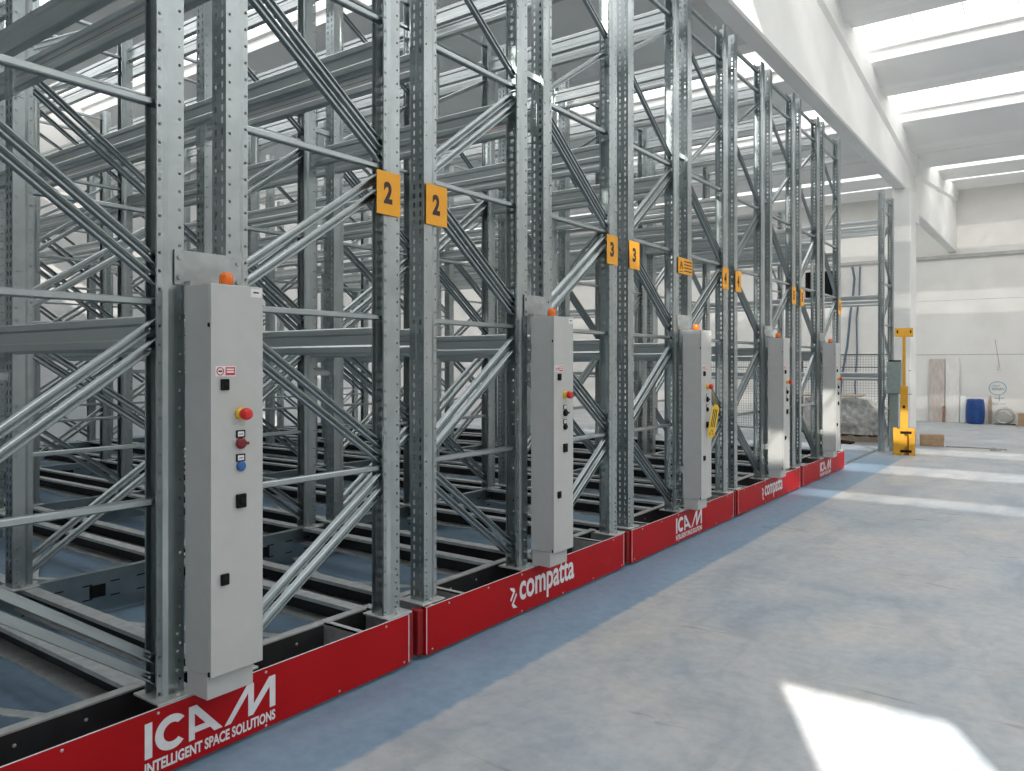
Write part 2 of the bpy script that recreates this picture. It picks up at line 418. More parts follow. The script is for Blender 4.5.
# ------------------------------------------------------------------ carriages
def screw_mesh():
    mb = MB(); mb.lathe([(.006, 0), (.006, .002), (.0035, .0035)], (0,0,0), 'X', 10); return mb.mesh('screw', M['plate'])
ME_SCREW = screw_mesh()
XR = -2.83                                   # face of the red panels
def channel_mesh(L, name):
    """base runner along -X: light top flange, web looking to -Y, near black in place of shade"""
    mb = MB()
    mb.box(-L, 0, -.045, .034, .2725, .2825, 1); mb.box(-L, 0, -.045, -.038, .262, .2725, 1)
    mb.box(-L, 0, .026, .034, .170, .2725, 0); mb.box(-L, 0, -.072, .034, .160, .170, 1)  # shade inside the runner is put into the web's near-black colour
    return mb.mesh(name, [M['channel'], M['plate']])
def cross_mesh(W):
    """slotted cross plate along Y"""
    mb = MB()
    for x, s in ((.02, 1), (-.02, -1)):
        m2 = MB()
        perf(m2, (x, 0), (x, W), .03, .27, [])
        mb.add(m2.v, m2.f)
        n = int(W/.16)
        for i in range(n):
            yy = .08+i*(W-.16)/(n-1)
            for z in (.115, .205): mb.box(min(x, x+s*.001), max(x, x+s*.001), yy-.03, yy+.03, z-.004, z+.004, 1)
    mb.box(-.026, .026, 0, W, .27, .2825); mb.box(-.026, .026, 0, W, .022, .03)
    for yy in (W*.24, W*.76):
        mb.bbox(.016, .026, yy-.05, yy+.05, .12, .20, .004, 1)
    return mb.mesh('cross_plate', [M['cross'], M['black']])
def tie_mesh(dx, dy):
    mb = MB(); L = math.hypot(dx, dy)
    mb.box(0, L, -.030, .030, 0, .006, 0, Matrix.Rotation(math.atan2(dy, dx), 4, 'Z')); return mb.mesh('floor_tie', M['plate'])
def wheel_mesh():
    mb = MB(); mb.cyl((-.03, 0, 0), (.03, 0, 0), .094, n=24); mb.cyl((-.04, 0, 0), (.04, 0, 0), .03, n=12)
    return mb.mesh('wheel', M['rail'])
ME_WHEEL = wheel_mesh()
ME_CH = channel_mesh(11.0, 'base_runner')
ME_CROSS = cross_mesh(PLEN-.04)
ME_T1, ME_T2 = tie_mesh(-1.85, .82), tie_mesh(-1.85, -.82)

ORD = ['nearest', 'second', 'third', 'fourth', 'farthest']
def carriage(k):
    P = Y0+PITCH*k
    kind = 'caps' if k % 2 == 0 else 'word'
    lab = ['nearest red-fronted mobile rack base, white capitals cut by the frame edge below the first cabinet',
           'second red-fronted mobile rack base along the aisle, white lowercase lettering below the second cabinet',
           'third red-fronted mobile rack base, white capitals below the cabinet with the yellow tag',
           'fourth red-fronted mobile rack base along the aisle, small white lowercase lettering on its panel',
           'farthest red-fronted mobile rack base, last before the open floor and the yellow post'][k]
    t = thing('mobile_base', lab, 'rack base', (XR, P, 0), 'mobile rack bases')
    # red skirting panel with folded ends
    mb = MB(); mb.bbox(-.004, .003, 0, PLEN, .022, .2815, .0015)
    mb.box(-.03, -.004, 0, .004, .022, .282); mb.box(-.03, -.004, PLEN-.004, PLEN, .022, .282)
    mb.box(.0031, .0036, .002, .007, .03, .278, 1); mb.box(.0031, .0036, PLEN-.007, PLEN-.002, .03, .278, 1)
    mb.box(-.004, .0032, 0, PLEN, .2815, .2825, 1)
    pn = build('skirting_panel', mb, [M['red'], M['white_vinyl']], t)
    skirting_lettering(kind, pn, 1.138)
    for y, z in ((.19, .262), (.05, .045), (.55, .262), (.898, .264), (.898, .034), (1.385, .264), (1.385, .032), (1.8, .04), (2.11, .262), (2.24, .04)):
        put('screw', ME_SCREW, pn, (.003, y, z))
    for y0, y1 in ((-.048, -.001), (PLEN+.001, PLEN+.048)):                              # safety edges in the gaps
        mb = MB(); mb.bbox(-.075, -.012, y0, y1, .028, .275, .008)
        build('safety_edge', mb, M['red_dark'], t)
    # trough behind the panel
    mb = MB(); mb.box(-.28, -.252, .0, PLEN, .03, .275, 0); mb.box(-.30, -.247, 0, PLEN, .275, .2825, 1)
    for y in (.25, .5, .75, 1.5, 1.75, 2.0): mb.lathe([(.007, 0), (.007, .003), (.004, .004)], (-.252, y, .225), 'X', 8, 1)
    build('end_beam', mb, [M['channel'], M['plate']], t)
    for y in (.03, .30, 1.92, 2.21):
        mb = MB(); mb.box(-.252, -.006, y, y+.012, .10, .2825); mb.box(-.252, -.006, y, y+.04, .276, .2825)
        build('panel_bracket', mb, M['plate'], t)
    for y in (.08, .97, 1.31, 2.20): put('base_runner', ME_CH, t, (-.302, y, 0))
    for i, fx in enumerate(FX[1:]):
        put('cross_plate', ME_CROSS, t, (fx-.10, .02, 0))
    xs = [-.40] + [f-.05 for f in FX[1:]]
    for i in range(len(xs)-1):
        for y in (.08, 1.31):
            x = xs[i]-.12
            put('floor_tie', ME_T1, t, (x, y+.04, .06)); put('floor_tie', ME_T2, t, (x, y+.85, .068))
    for fx in (-.13, FX[1]-.22, FX[2]-.22, FX[3]-.22):
        for y in (.62, 1.70): put('wheel', ME_WHEEL, t, (fx, y, .098))
    return t

for k in range(5):
    carriage(k)
    P = Y0+PITCH*k
    near = ['galvanised lattice rack left of the nearest grey cabinet, cut by the frame edge',
            'galvanised lattice rack between the right-hand 2 sign and the second cabinet',
            'galvanised lattice rack between the right-hand 3 sign and the third cabinet',
            'galvanised lattice rack between the right-hand 4 sign and the fourth cabinet',
            'galvanised lattice rack between the right-hand 5 sign and the fifth cabinet'][k]
    far = ['galvanised lattice rack between the nearest cabinet and the left-hand 2 sign',
           'galvanised lattice rack between the second cabinet and the left-hand 3 sign',
           'galvanised lattice rack between the third cabinet and the left-hand 4 sign',
           'galvanised lattice rack between the fourth cabinet and the left-hand 5 sign',
           'galvanised lattice rack beyond the farthest cabinet, last on the red bases'][k]
    r = pallet_rack(near, (XF, P+.04, ZB), True, FX, ZB, LEVELS, 'pallet racks on mobile bases', RDN)
    mb = MB(); mb.box(-.015, .015, 0, .186, -.02, .02); mb.box(-.03, .03, 0, .004, -.025, .025); mb.box(-.03, .03, .182, .186, -.025, .025)
    me = mb.mesh('row_spacer', M['galv'])
    for fx in FX:
        for h in (1.53, 3.53): put('row_spacer', me, r, (fx, RDN+.002, h-ZB))
    pallet_rack(far, (XF, P+1.225, ZB), False, FX, ZB, LEVELS, 'pallet racks on mobile bases', 1.035)

# fixed rack beyond the mobile row
YFIX = 15.42
t = pallet_rack('galvanised lattice rack standing on the floor beyond the mobile row, behind the yellow post', (-2.83, YFIX, .001), True, FX[:4], ZB, [1.74, 3.18, 4.56], None)

# ------------------------------------------------------------------ control cabinets
def control_cabinet(k):
    P = Y0+PITCH*k
    lab = ['nearest tall grey control cabinet, red stop button and blue button on its door',
           'second tall grey control cabinet along the aisle, above the first lowercase lettering',
           'third tall grey control cabinet along the aisle, yellow tag hanging on its door',
           'fourth tall grey control cabinet along the aisle, above the far lowercase lettering',
           'farthest tall grey control cabinet, last on the row of red bases'][k]
    W2 = .117
    t = thing('control_cabinet', lab, 'control cabinet', (-2.755, P+1.130, .32), 'control cabinets on the racks')
    z0, z1 = .08, 1.59
    mb = MB(); mb.bbox(-.082, .082, -W2+.001, W2-.001, z0, z1, .003); mb.box(.079, .0835, -W2+.004, W2-.004, z0+.004, z1-.004, 1)
    for z in (z0+.16, z1-.16): mb.lathe([(.006, 0), (.006, .004)], (.083, 0, z), 'X', 8, 1)
    build('body', mb, [M['cab'], M['rubber']], t)
    d = build('door', MB().bbox(.0835, .0965, -W2, W2, z0-.004, z1, .003), M['cab'], t)
    build('plinth', MB().bbox(-.076, .062, -W2+.006, W2-.022, -.018, z0, .003), M['cab'], t)
    for z in (z0+.012, z1-.16):                                                   # hinge pins on the near edge
        mb = MB(); mb.cyl((.088, -W2-.004, z-.008), (.088, -W2-.004, z+.008), .0045, n=10); build('hinge', mb, M['black'], t)
    # beacon
    mb = MB(); mb.lathe([(.029, 0), (.031, .004), (.031, .008)], (-.01, .02, z1), 'Z', 20); b = build('beacon_base', mb, M['black'], t)
    mb = MB(); mb.lathe([(.026, .008), (.028, .012), (.0265, .046), (.021, .056), (.009, .061)], (-.01, .02, z1), 'Z', 24); build('beacon', mb, M['amber'], t)
    xd = .0965
    H = lambda h: h-.32
    mb = MB()                                                                            # mounting plate across the two uprights
    mb.bbox(-.121, -.115, -.140, .160, H(1.915), H(2.055), .001)
    for y in (-.122, .142):
        for z in (1.945, 2.025): mb.cyl((-.115, y, H(z)), (-.106, y, H(z)), .0095, n=6)
    mb.box(-.116, -.07, -.10, .10, H(1.80), H(1.93))
    build('mounting_plate', mb, M['galv_dull'], t)
    build('mounting_bracket', MB().bbox(-.121, -.07, -.085, .150, H(.62), H(.68), .002), M['plate'], t)
    yo = -.036
    mb = MB(); mb.box(xd, xd+.001, -.098, -.01, H(1.552), H(1.592))                       # warning sticker
    mb.box(xd+.001, xd+.0013, -.055, -.013, H(1.556), H(1.588), 1)
    for z in (1.576, 1.566): mb.box(xd+.0013, xd+.0016, -.050, -.018, H(z), H(z+.006), 0)
    mb.tube([(xd+.0012, -.078+.0145*math.cos(a*PI/8), H(1.572)+.0145*math.sin(a*PI/8)) for a in range(16)], .0022, 5, 1, True)
    mb.box(xd+.001, xd+.0013, -.086, -.069, H(1.569), H(1.575), 2)
    build('warning_sticker', mb, [M['white_vinyl'], M['sign_red'], M['ink']], d)
    for y, z, s in ((-.060, 1.52, .019), (.012, 1.06, .024), (-.060, .765, .019)):
        mb = MB(); mb.bbox(xd, xd+.012, y-s*.9, y+s*.9, H(z)-s*1.15, H(z)+s*1.15, .003)
        mb.lathe([(s*.5, .012), (s*.5, .016), (s*.3, .016)], (xd, y, H(z)), 'X', 14)
        build('lock' if s < .02 else 'power_socket', mb, M['black'], d)
    ye = .012
    mb = MB(); mb.lathe([(.025, 0), (.025, .010), (.022, .014)], (xd, ye, H(1.404)), 'X', 24); mb.lathe([(.016, .013), (.016, .026)], (xd, ye, H(1.404)), 'X', 16)
    b = build('stop_collar', mb, M['yellow'], d)
    mb = MB(); mb.lathe([(.012, .022), (.022, .026), (.0245, .040), (.021, .052), (.012, .056)], (xd, ye, H(1.404)), 'X', 24); o = build('stop_button', mb, M['btn_red'], d); o['label'] = 'red mushroom stop button'
    for z in (1.322, 1.228):
        mb = MB(); mb.bbox(xd, xd+.004, ye-.021, ye+.021, H(z)-.013, H(z)+.017, .002, 0); mb.box(xd+.004, xd+.0046, ye-.014, ye+.014, H(z)-.008, H(z)+.012, 1)
        mb.box(xd+.0046, xd+.005, ye-.009, ye+.009, H(z)+.000, H(z)+.003, 0)
        build('button_tag', mb, [M['black'], M['white_vinyl']], d)
    mb = MB(); mb.lathe([(.021, 0), (.023, .006), (.020, .014), (.014, .016)], (xd, ye, H(1.287)), 'X', 20); mb.box(xd+.012, xd+.020, ye-.027, ye+.027, H(1.281), H(1.293))
    build('selector_switch', mb, M['key_red'] if k == 0 else M['black'], d)
    mb = MB(); mb.lathe([(.0195, 0), (.0195, .010), (.016, .014), (.010, .0145)], (xd, ye, H(1.197)), 'X', 20)
    build('push_button', mb, M['btn_blue'] if k == 0 else M['black'], d)
    mb = MB(); mb.box(xd, xd+.0008, W2-.058, W2-.006, H(1.868), H(1.902)); mb.box(xd+.0008, xd+.0011, W2-.046, W2-.020, H(1.884), H(1.890), 1)
    build('maker_plate', mb, [M['white_vinyl'], M['ink']], d)
    return t
for k in range(5): control_cabinet(k)

# yellow tag hanging on the third cabinet
P3 = Y0+PITCH*2
t = thing('warning_tag', 'yellow lockout tag with a black triangle hanging below the red button of the third cabinet', 'tag', (-2.612, P3+1.105, .945), rotz=math.radians(-38))
R = Matrix.Rotation(math.radians(-11), 4, 'X')
mb = MB(); mb.box(-.001, .002, -.036, .036, .02, .285, 0, R); mb.box(-.001, .002, -.020, .020, 0, .02, 0, R); mb.box(-.001, .002, -.020, .020, .285, .305, 0, R)
for i in range(3): mb.box(.002, .0028, -.020+.016*i, -.012+.016*i, .10, .26, 1, R)
mb.tube([R @ Vector((.003, a, b)) for a, b in ((-.022, .030), (.022, .030), (0, .075))], .003, 5, 1, True)
build('card', mb, [M['yellow'], M['ink']], t)
mb = MB(); mb.tube([R @ Vector((0, 0, .295)), Vector((0, .03, .37)), Vector((0, .01, .43))], .003, 6); build('strap', mb, M['yellow'], t)

# ------------------------------------------------------------------ signs on the uprights
def number_sign(num, y0, y1, label, shape=None):
    t = thing('number_sign', label, 'sign', (-2.872, (y0+y1)/2+.012, 2.375), 'orange aisle number signs')
    w = (y1-y0)/2
    build('plate', MB().bbox(-.0015, .0015, -w, w, 0, .225, .001), M['orange'], t)
    pts, fs = text_mb(num, .115, .062, .045)
    mb = MB(); on_x_face(mb, pts, fs, .0022, -.006, .115); build('numeral', mb, M['ink'], t)
for k in range(5):
    P = Y0+PITCH*k; n = str(k+2)
    if k < 4:
        number_sign(n, P+2.075, P+2.245, 'orange sign with numeral %s on the left-hand upright of its pair' % n)
        number_sign(n, P+PITCH+.037, P+PITCH+.212, 'orange sign with numeral %s on the right-hand upright of its pair' % n)
    else:
        number_sign(n, P+2.075, P+2.245, 'orange sign with numeral 6 on the last upright of the mobile row')
t = thing('warning_sign', 'small orange sign with black triangle and text lines above the third cabinet', 'sign', (-2.872, P3+1.165, 2.43))
build('plate', MB().bbox(-.0015, .0015, -.17, .15, 0, .145, .001), M['orange'], t)
mb = MB(); mb.tube([(.002, -.14, .045), (.002, -.07, .045), (.002, -.105, .11)], .004, 5, 0, True); mb.box(.0015, .003, -.108, -.102, .06, .09)
for i in range(4): mb.box(.0015, .0024, -.04, .13, .025+i*.029, .035+i*.029)
mb.box(.0015, .0024, -.155, -.06, .015, .022)
build('legend', mb, M['ink'], t)

# ------------------------------------------------------------------ building shell
XL, XRW, YN, YE = -17.0, 9.5, -3.0, 24.8
def zr(y):                                                   # underside of the roof: ridge at 7.5, valley at 17.6
    if y < 7.5: return 6.75-.10*(7.5-y)
    if y < 17.6: return 6.75-.10*(y-7.5)
    return 5.74+.10*(y-17.6)
struct('floor', MB().box(XL-.2, XRW+.2, YN-6, YE+.2, -.2, 0), M['floor'])
we = struct('wall_end', MB().box(XL-.2, XRW+.2, YE, YE+.25, 0, 7.6), M['wall'])
struct('wall_left', MB().box(XL-.25, XL, YN-.2, YE, 0, 7.6), M['wall'])
mb = MB(); mb.box(XRW, XRW+.25, YN-.2, YE, 0, 2.4); mb.box(XRW, XRW+.25, YN-.2, YE, 4.4, 7.6); mb.box(XRW, XRW+.25, YN-.2, 0, 2.4, 4.4); mb.box(XRW, XRW+.25, 22, YE, 2.4, 4.4)
struct('wall_right', mb, M['wall'])
w = struct('window_20', MB().box(XRW+.10, XRW+.12, 0, 22, 2.4, 4.4), M['fill_pane'])  # glowing strip added out of view as fill light for the roof
mb = MB()
for i in range(12): mb.box(XRW+.06, XRW+.16, 2*i-.03, 2*i+.03, 2.4, 4.4)
build('frame', mb, M['trim'], w)
# rear wall with a tall sliding door standing ajar
DX0, DX1, DH = 2.43, 3.17, 4.24
mb = MB(); mb.box(XL, DX0-1.6, YN-.2, YN, 0, 7.6); mb.box(DX1, XRW, YN-.2, YN, 0, 7.6); mb.box(DX0-1.6, DX1, YN-.2, YN, DH, 7.6)
struct('wall_rear', mb, M['wall'])
mb = MB(); mb.box(DX0-1.72, DX0, YN-.28, YN-.21, 0.005, DH+.1)
for z in (.3, 1.5, 2.7, 3.9): mb.box(DX0-1.70, DX0-.02, YN-.21, YN-.195, z, z+.06)
struct('door_1', mb, M['trim'])
# ledges, joints and scribbles on the end wall
mb = MB(); mb.bbox(XL, XRW, YE-.07, YE, 4.60, 4.70, .01); struct('trim_1', mb, M['trim'])
mb = MB(); mb.box(XL, XRW, YE-.006, YE, 1.885, 1.905); mb.box(XL, XRW, YE-.004, YE, 3.42, 3.43); struct('trim_2', mb, M['trim'])
yw = YE-.006
mb = MB(); mb.tube([(-1.63+.19*math.cos(a*PI/14)*1.05, yw, .97+.18*math.sin(a*PI/14)) for a in range(28)], .007, 5, 0, True)
zig = lambda x0, x1, z, amp, n: [(x0+(x1-x0)*i/n, yw, z+(amp if i % 2 else -amp)*(1 if i % 3 else .5)) for i in range(n+1)]
mb.tube(zig(-1.74, -1.58, 1.04, .02, 8), .005, 5); mb.tube(zig(-1.76, -1.48, .95, .035, 15), .006, 5)
mb.tube([(-1.70, yw, .70), (-1.48, yw, .70)], .006, 5); mb.tube([(-1.59, yw, .79), (-1.59, yw, .62)], .006, 5)
mb.tube(zig(-1.76, -1.60, .54, .04, 6), .005, 5); mb.tube([(-1.56, yw, .54), (-1.44, yw, .55)], .005, 5)
build('marker_scribble', mb, M['pencil'], we)
mb = MB(); mb.tube([(-1.69, yw, 2.30), (-1.59, yw, 1.58)], .006, 5); mb.tube([(-1.66, yw, 1.55), (-1.56, yw, 1.56), (-1.65, yw, 1.47), (-1.55, yw, 1.47)], .006, 5)
build('pencil_arrow', mb, M['graphite'], we)

# roof: precast wing elements across the hall with skylights between them
bands = []                      # (y0, y1) of the opaque elements; the gaps between them are glazed
y = 2.7
bands = [(-3.0, -1.3), (.0, 1.3), (2.65, 3.95), (5.3, 6.6), (7.9, 9.2), (10.5, 11.83), (13.1, 14.4), (15.75, 17.5), (17.55, 19.2), (20.6, 21.8), (23.2, 24.8)]
mb = MB(); panes = []; glz = MB(); mul = MB()
for i, (a, b) in enumerate(bands):
    m_ = (a+b)/2; za, zm, zb = zr(a), zr(m_), zr(b)
    w = b-a
    # underside folds slightly along the middle, upstands at both edges
    prof = [(a, za+.16), (a+w*.52, zr(a+w*.52)+.03), (a+w*.58, zr(a+w*.58)-.02), (b, zb+.12), (b, zb+.50), (b-.10, zb+.50), (b-.12, zb+.42), (a+.12, za+.42), (a+.10, za+.50), (a, za+.50), (a, za+.44), (a-.07, za+.43), (a-.07, za+.33), (a, za+.32)]
    n = len(prof)
    vs = [(XL, p, q) for p, q in prof] + [(XRW, p, q) for p, q in prof]
    mb.add(vs, [(j, (j+1) % n, n+(j+1) % n, n+j) for j in range(n)] + [tuple(range(n)), tuple(range(n, 2*n))])
roof = struct('ceiling', mb, M['roof'])
wi = 0; cov = MB()
def slab(mb, x0, x1, b, c, dz, t):
    mb.add([(x0, b, zr(b)+dz), (x1, b, zr(b)+dz), (x1, c, zr(c)+dz), (x0, c, zr(c)+dz), (x0, b, zr(b)+dz+t), (x1, b, zr(b)+dz+t), (x1, c, zr(c)+dz+t), (x0, c, zr(c)+dz+t)],
           [(3,2,1,0),(4,5,6,7),(0,1,5,4),(1,2,6,5),(2,3,7,6),(3,0,4,7)])
SKY = {0: (-2.8, XRW), 1: (XL, XRW), 2: (XL, XRW), 3: (XL, XRW), 4: (-2.8, XRW)}       # near bays left open; the rest are closed with concrete infill
for gi, ((a, b), (c, d)) in enumerate(zip(bands[:-1], bands[1:])):
    if c-b < .2: continue
    gx = (XL, XRW) if b > 11 else SKY.get(gi)
    if gx is None or gx[0] > XL: slab(cov, XL, XRW if gx is None else gx[0], b, c, .30, .10)
    if gx is None: continue
    wi += 1
    mb = MB(); mb.add([(gx[0], b-.05, zr(b)+.51), (gx[1], b-.05, zr(b)+.51), (gx[1], c+.05, zr(c)+.51), (gx[0], c+.05, zr(c)+.51)], [(0,1,2,3)])
    w = struct('window_%d' % wi, mb, M['pane' if b < 6 else 'far_pane'])
    mb = MB()
    for i in range(-21, 18):
        x = -2.55+.65*i
        if gx[0] < x < gx[1]: slab(mb, x-.007, x+.007, b, c, .465, .035)
    build('glazing_bars', mb, M['white_board'], w)
struct('trim_11', cov, M['roof'])
mb = MB(); mb.box(XL, XRW, 17.4, 17.65, 5.85, 6.2); struct('trim_3', mb, M['roof'])

# main girder: web with a slim foot and a thicker head, its top following the roof
def girder(name, ya, yb, zsoff, ymid=None):
    mb = MB(); ys = [ya, yb] if ymid is None else [ya, ymid, yb]
    k = 10; vs = []
    for y in ys:
        top = zr(y)+.10; lip = top-.34
        prof = [(-2.80, zsoff), (-2.62, zsoff), (-2.60, zsoff+.02), (-2.60, lip-.06), (-2.55, lip), (-2.53, top), (-2.89, top), (-2.87, lip), (-2.82, lip-.06), (-2.82, zsoff+.02)]
        vs += [(a, y, b) for a, b in prof]
    fs = []
    for j in range(len(ys)-1): fs += [(j*k+i, j*k+(i+1) % k, (j+1)*k+(i+1) % k, (j+1)*k+i) for i in range(k)]
    fs += [tuple(range(k))[::-1], tuple((len(ys)-1)*k+i for i in range(k))]
    mb.add(vs, fs); return struct(name, mb, M['concrete'])
girder('trim_4', YN, 17.55, 5.03, 7.5)
girder('trim_5', 17.60, YE-.02, 4.78)
struct('trim_6', MB().bbox(-2.83, -2.51, 16.55, 17.2, 0, 5.03, .02).bbox(-2.80, -2.54, 17.2, 17.8, 4.50, 4.78, .02), M['concrete'])
# steel running rails let into the floor under each row of uprights
for i, fx in enumerate([-2.96]+[XR+f-.22 for f in FX[1:4]]):
    mb = MB(); mb.box(fx-.035, fx-.010, .2, 16.2, 0, .004); mb.box(fx+.010, fx+.035, .2, 16.2, 0, .004); mb.box(fx-.010, fx+.010, .2, 16.2, 0, .002)
    struct('trim_%d' % (7+i), mb, M['rail'])

# ------------------------------------------------------------------ things at the far end
# yellow light-barrier post with a guard at its foot
t = thing('barrier_post', 'yellow sensor post with a U-shaped foot guard in front of the white column', 'post', (-2.42, 15.25, 0), rotz=math.radians(9))
mb = MB(); g = .20
mb.box(-.175, -.17, -.12, .12, 0, .47); mb.box(.17, .175, -.12, .12, 0, .47); mb.box(-.175, .175, .115, .12, 0, .47)
mb.box(-.175, .0, -.12, -.115, 0, .47); mb.box(.075, .175, -.12, -.115, 0, .47)
build('guard', mb, M['post_yellow'], t)
for z in (.07, .40):
    build('clamp', MB().bbox(-.06, .12, -.128, -.108, z-.02, z+.025, .004), M['black'], t)
mb = MB(); mb.bbox(-.062, .062, -.05, .05, .004, 1.22, .006); mb.lathe([(.018, 0), (.018, .004)], (0, 0, 0), 'X', 8)
h = build('housing', mb, M['post_yellow'], t)
build('sensor_window', MB().bbox(-.02, .02, -.056, -.049, .83, .88, .003), M['black'], h)
build('pole', MB().bbox(-.026, .026, -.02, .02, 1.22, 2.12, .004), M['post_yellow'], t)
mb = MB(); mb.bbox(-.145, .145, -.030, -.020, 2.10, 2.26, .003)
h = build('head_plate', mb, M['post_yellow'], t)
for x in (-.105, .105): build('slot', MB().bbox(x-.012, x+.012, -.033, -.029, 2.17, 2.22, .002), M['black'], h)
mb = MB(); mb.cyl((.07, 0, 1.5), (.11, 0, 1.5), .008, n=8); mb.cyl((.05, 0, 1.08), (.12, 0, 1.08), .008, n=8); build('cable_clip', mb, M['graphite'], t)

t = thing('switch_cabinet', 'grey-green electrical box on a stand between the fixed rack and the yellow post', 'electrical box', (-2.655, 15.75, 0))
build('body', MB().bbox(-.12, .12, -.09, .10, 1.07, 1.66, .006), M['box_green'], t)
build('door', MB().bbox(-.112, .112, -.100, -.091, 1.08, 1.65, .003), M['box_green'], t)
build('lid', MB().bbox(-.09, .10, -.07, .09, 1.661, 1.69, .004), M['black'], t)
build('stand', MB().bbox(-.09, .06, -.03, .05, 0, 1.07, .004), M['box_green'], t)

# wire mesh fence behind the rack
t = thing('mesh_fence', 'wire mesh fence panels behind the wrapped pallet load, below the end wall', 'fence', (-5.2, 18.9, 0))
mb = MB(); Wf = 2.3
for i in range(int(2*Wf/.06)+1): x = -Wf+i*.06; mb.box(x-.0022, x+.0022, -.0022, .0022, .05, 1.85)
for i in range(31): z = .05+i*.06; mb.box(-Wf, Wf, .0022, .0066, z-.0022, z+.0022)
build('mesh', mb, M['wire'], t)
for z in (.06, 1.55, 1.84): build('rail', MB().bbox(-Wf, Wf, -.015, .015, z-.012, z+.012, .003), M['wire'], t)
for x in (-Wf, 0, Wf): build('post', MB().bbox(x-.025, x+.025, -.02, .03, 0, 1.90, .004), M['wire'], t)

# wrapped load on a pallet
t = thing('wrapped_load', 'pallet load in torn grey wrapping on the floor behind the fixed rack', 'pallet load', (-3.95, 17.75, 0), rotz=.12)
bm = bmesh.new(); bmesh.ops.create_cube(bm, size=1); bmesh.ops.subdivide_edges(bm, edges=bm.edges[:], cuts=14, use_grid_fill=True)
from mathutils import noise as NZ
for v in bm.verts:
    v.co = Vector((v.co.x*1.5, v.co.y*.95, .14+(v.co.z+.5)*.72))
    q = NZ.noise(v.co*3.0)*.10 + NZ.noise(v.co*9)*.035
    v.co += Vector((v.co.x*.5, v.co.y*.5, (v.co.z-.14)*.6)).normalized()*q
    if v.co.x > .45: v.co.z = .14+(v.co.z-.14)*(1-.35*(v.co.x-.45)/.3)
mb = MB(); bm.verts.index_update(); mb.add([v.co[:] for v in bm.verts], [[v.index for v in f.verts] for f in bm.faces], 0, False); bm.free()
build('load', mb, M['wrap'], t)
mb = MB()
for x in (-.7, -.42, -.14, .14, .42, .7): mb.box(x-.06, x+.06, -.5, .5, .10, .125)
for y in (-.45, 0, .45): mb.box(-.76, .76, y-.05, y+.05, 0, .10)
build('pallet', mb, M['wood'], t)
build('cover_board', MB().bbox(-.85, .35, -.45, .4, .93, .955, .004), M['wood'], t)
t = tag(build('leaning_frame', MB().box(-.3, .3, 0, .04, .62, .70).box(.2, .3, 0, .04, 0, .70).box(-.3, -.2, 0, .04, 0, .70), M['rust'], None, (-3.62, 18.55, 0)), 'low brown timber frame standing behind the wrapped pallet load', 'frame')
t = tag(build('scrap_sheet', MB().box(-.45, .40, -.2, .15, 0, .02, 0, Matrix.Rotation(.1, 4, 'Y') @ Matrix.Translation((0,0,.045))).box(-.3, .1, -.3, -.1, .0, .015), M['black'], None, (-4.0, 16.78, 0)), 'dark scrap sheeting on the floor before the wrapped pallet load', 'scrap')

# cables and a black panel on the end wall
t = tag(build('hanging_cable', MB().tube([(-5.32, YE-.10, 4.55), (-5.26, YE-.10, 4.2), (-5.30, YE-.10, 3.7), (-5.38, YE-.10, 3.1), (-5.46, YE-.10, 2.2), (-5.62, YE-.10, 1.2), (-5.7, YE-.10, .3), (-5.7, YE-.10, .04)], .035, 8), M['cable']), 'thicker blue-grey hose hanging down the end wall beside the last rack', 'cable')
t = tag(build('hanging_cable', MB().tube([(-5.12, YE-.035, 4.55), (-5.14, YE-.035, 3.7), (-5.22, YE-.035, 3.0), (-5.20, YE-.035, 2.0), (-5.26, YE-.035, 1.0), (-5.22, YE-.035, .03)], .022, 8), M['cable']), 'thinner blue-grey hose on the end wall, to the right of the thicker one', 'cable')
t = thing('wall_panel', 'black rectangular panel fixed high on the end wall behind the last racks', 'panel', (-6.2, YE-.12, 3.65))
build('frame', MB().box(-.48, .48, 0, .115, 0, .06).box(-.48, .48, 0, .115, .76, .82).box(-.48, -.42, 0, .115, .06, .76).box(.42, .48, 0, .115, .06, .76), M['black'], t)
mb = MB(); mb.box(-.42, .42, .05, .115, .06, .76)
for i in range(5): mb.box(-.41+i*.16, -.395+i*.16, .03, .05, .06, .76)
build('screen', mb, M['black'], t)

# things along the foot of the end wall
def lean(deg): return Matrix.Rotation(math.radians(-deg), 4, 'X')
t = tag(build('sheet_board', MB().bbox(-.19, .19, 0, .018, 0, 1.78, .003, 0, lean(4)), M['ply'], None, (-3.08, YE-.16, 0)), 'tall brown board leaning on the end wall beside the white column', 'board')
t = tag(build('sheet_board', MB().bbox(-.17, .17, 0, .014, 0, 1.80, .003, 0, lean(3)), M['pale_wall_patch'], None, (-2.70, YE-.13, 0)), 'tall pale board leaning on the end wall, right of the brown board', 'board')  # added sheet, stands for an off-white patch of the wall itself
t = tag(build('timber_offcut', MB().bbox(-.03, .03, 0, .03, 0, .46, .004, 0, lean(7)), M['rust'], None, (-2.90, YE-.24, 0)), 'short rusty brown offcut standing against the tall brown board', 'timber')
t = tag(build('foam_strip', MB().bbox(-.065, .065, 0, .06, 0, .74, .006, 0, lean(5)), M['white_board'], None, (-2.44, YE-.18, 0)), 'white strip of board leaning upright beside the blue barrel', 'strip')
t = thing('barrel', 'blue plastic barrel standing on the floor against the end wall', 'barrel', (-2.12, YE-.38, 0))
mb = MB(); mb.lathe([(.18, 0), (.20, .015), (.208, .05), (.222, .17), (.228, .33), (.222, .50), (.208, .62), (.195, .66), (.188, .672), (.15, .675), (.14, .655)], (0,0,0), 'Z', 32); build('drum', mb, M['barrel'], t)
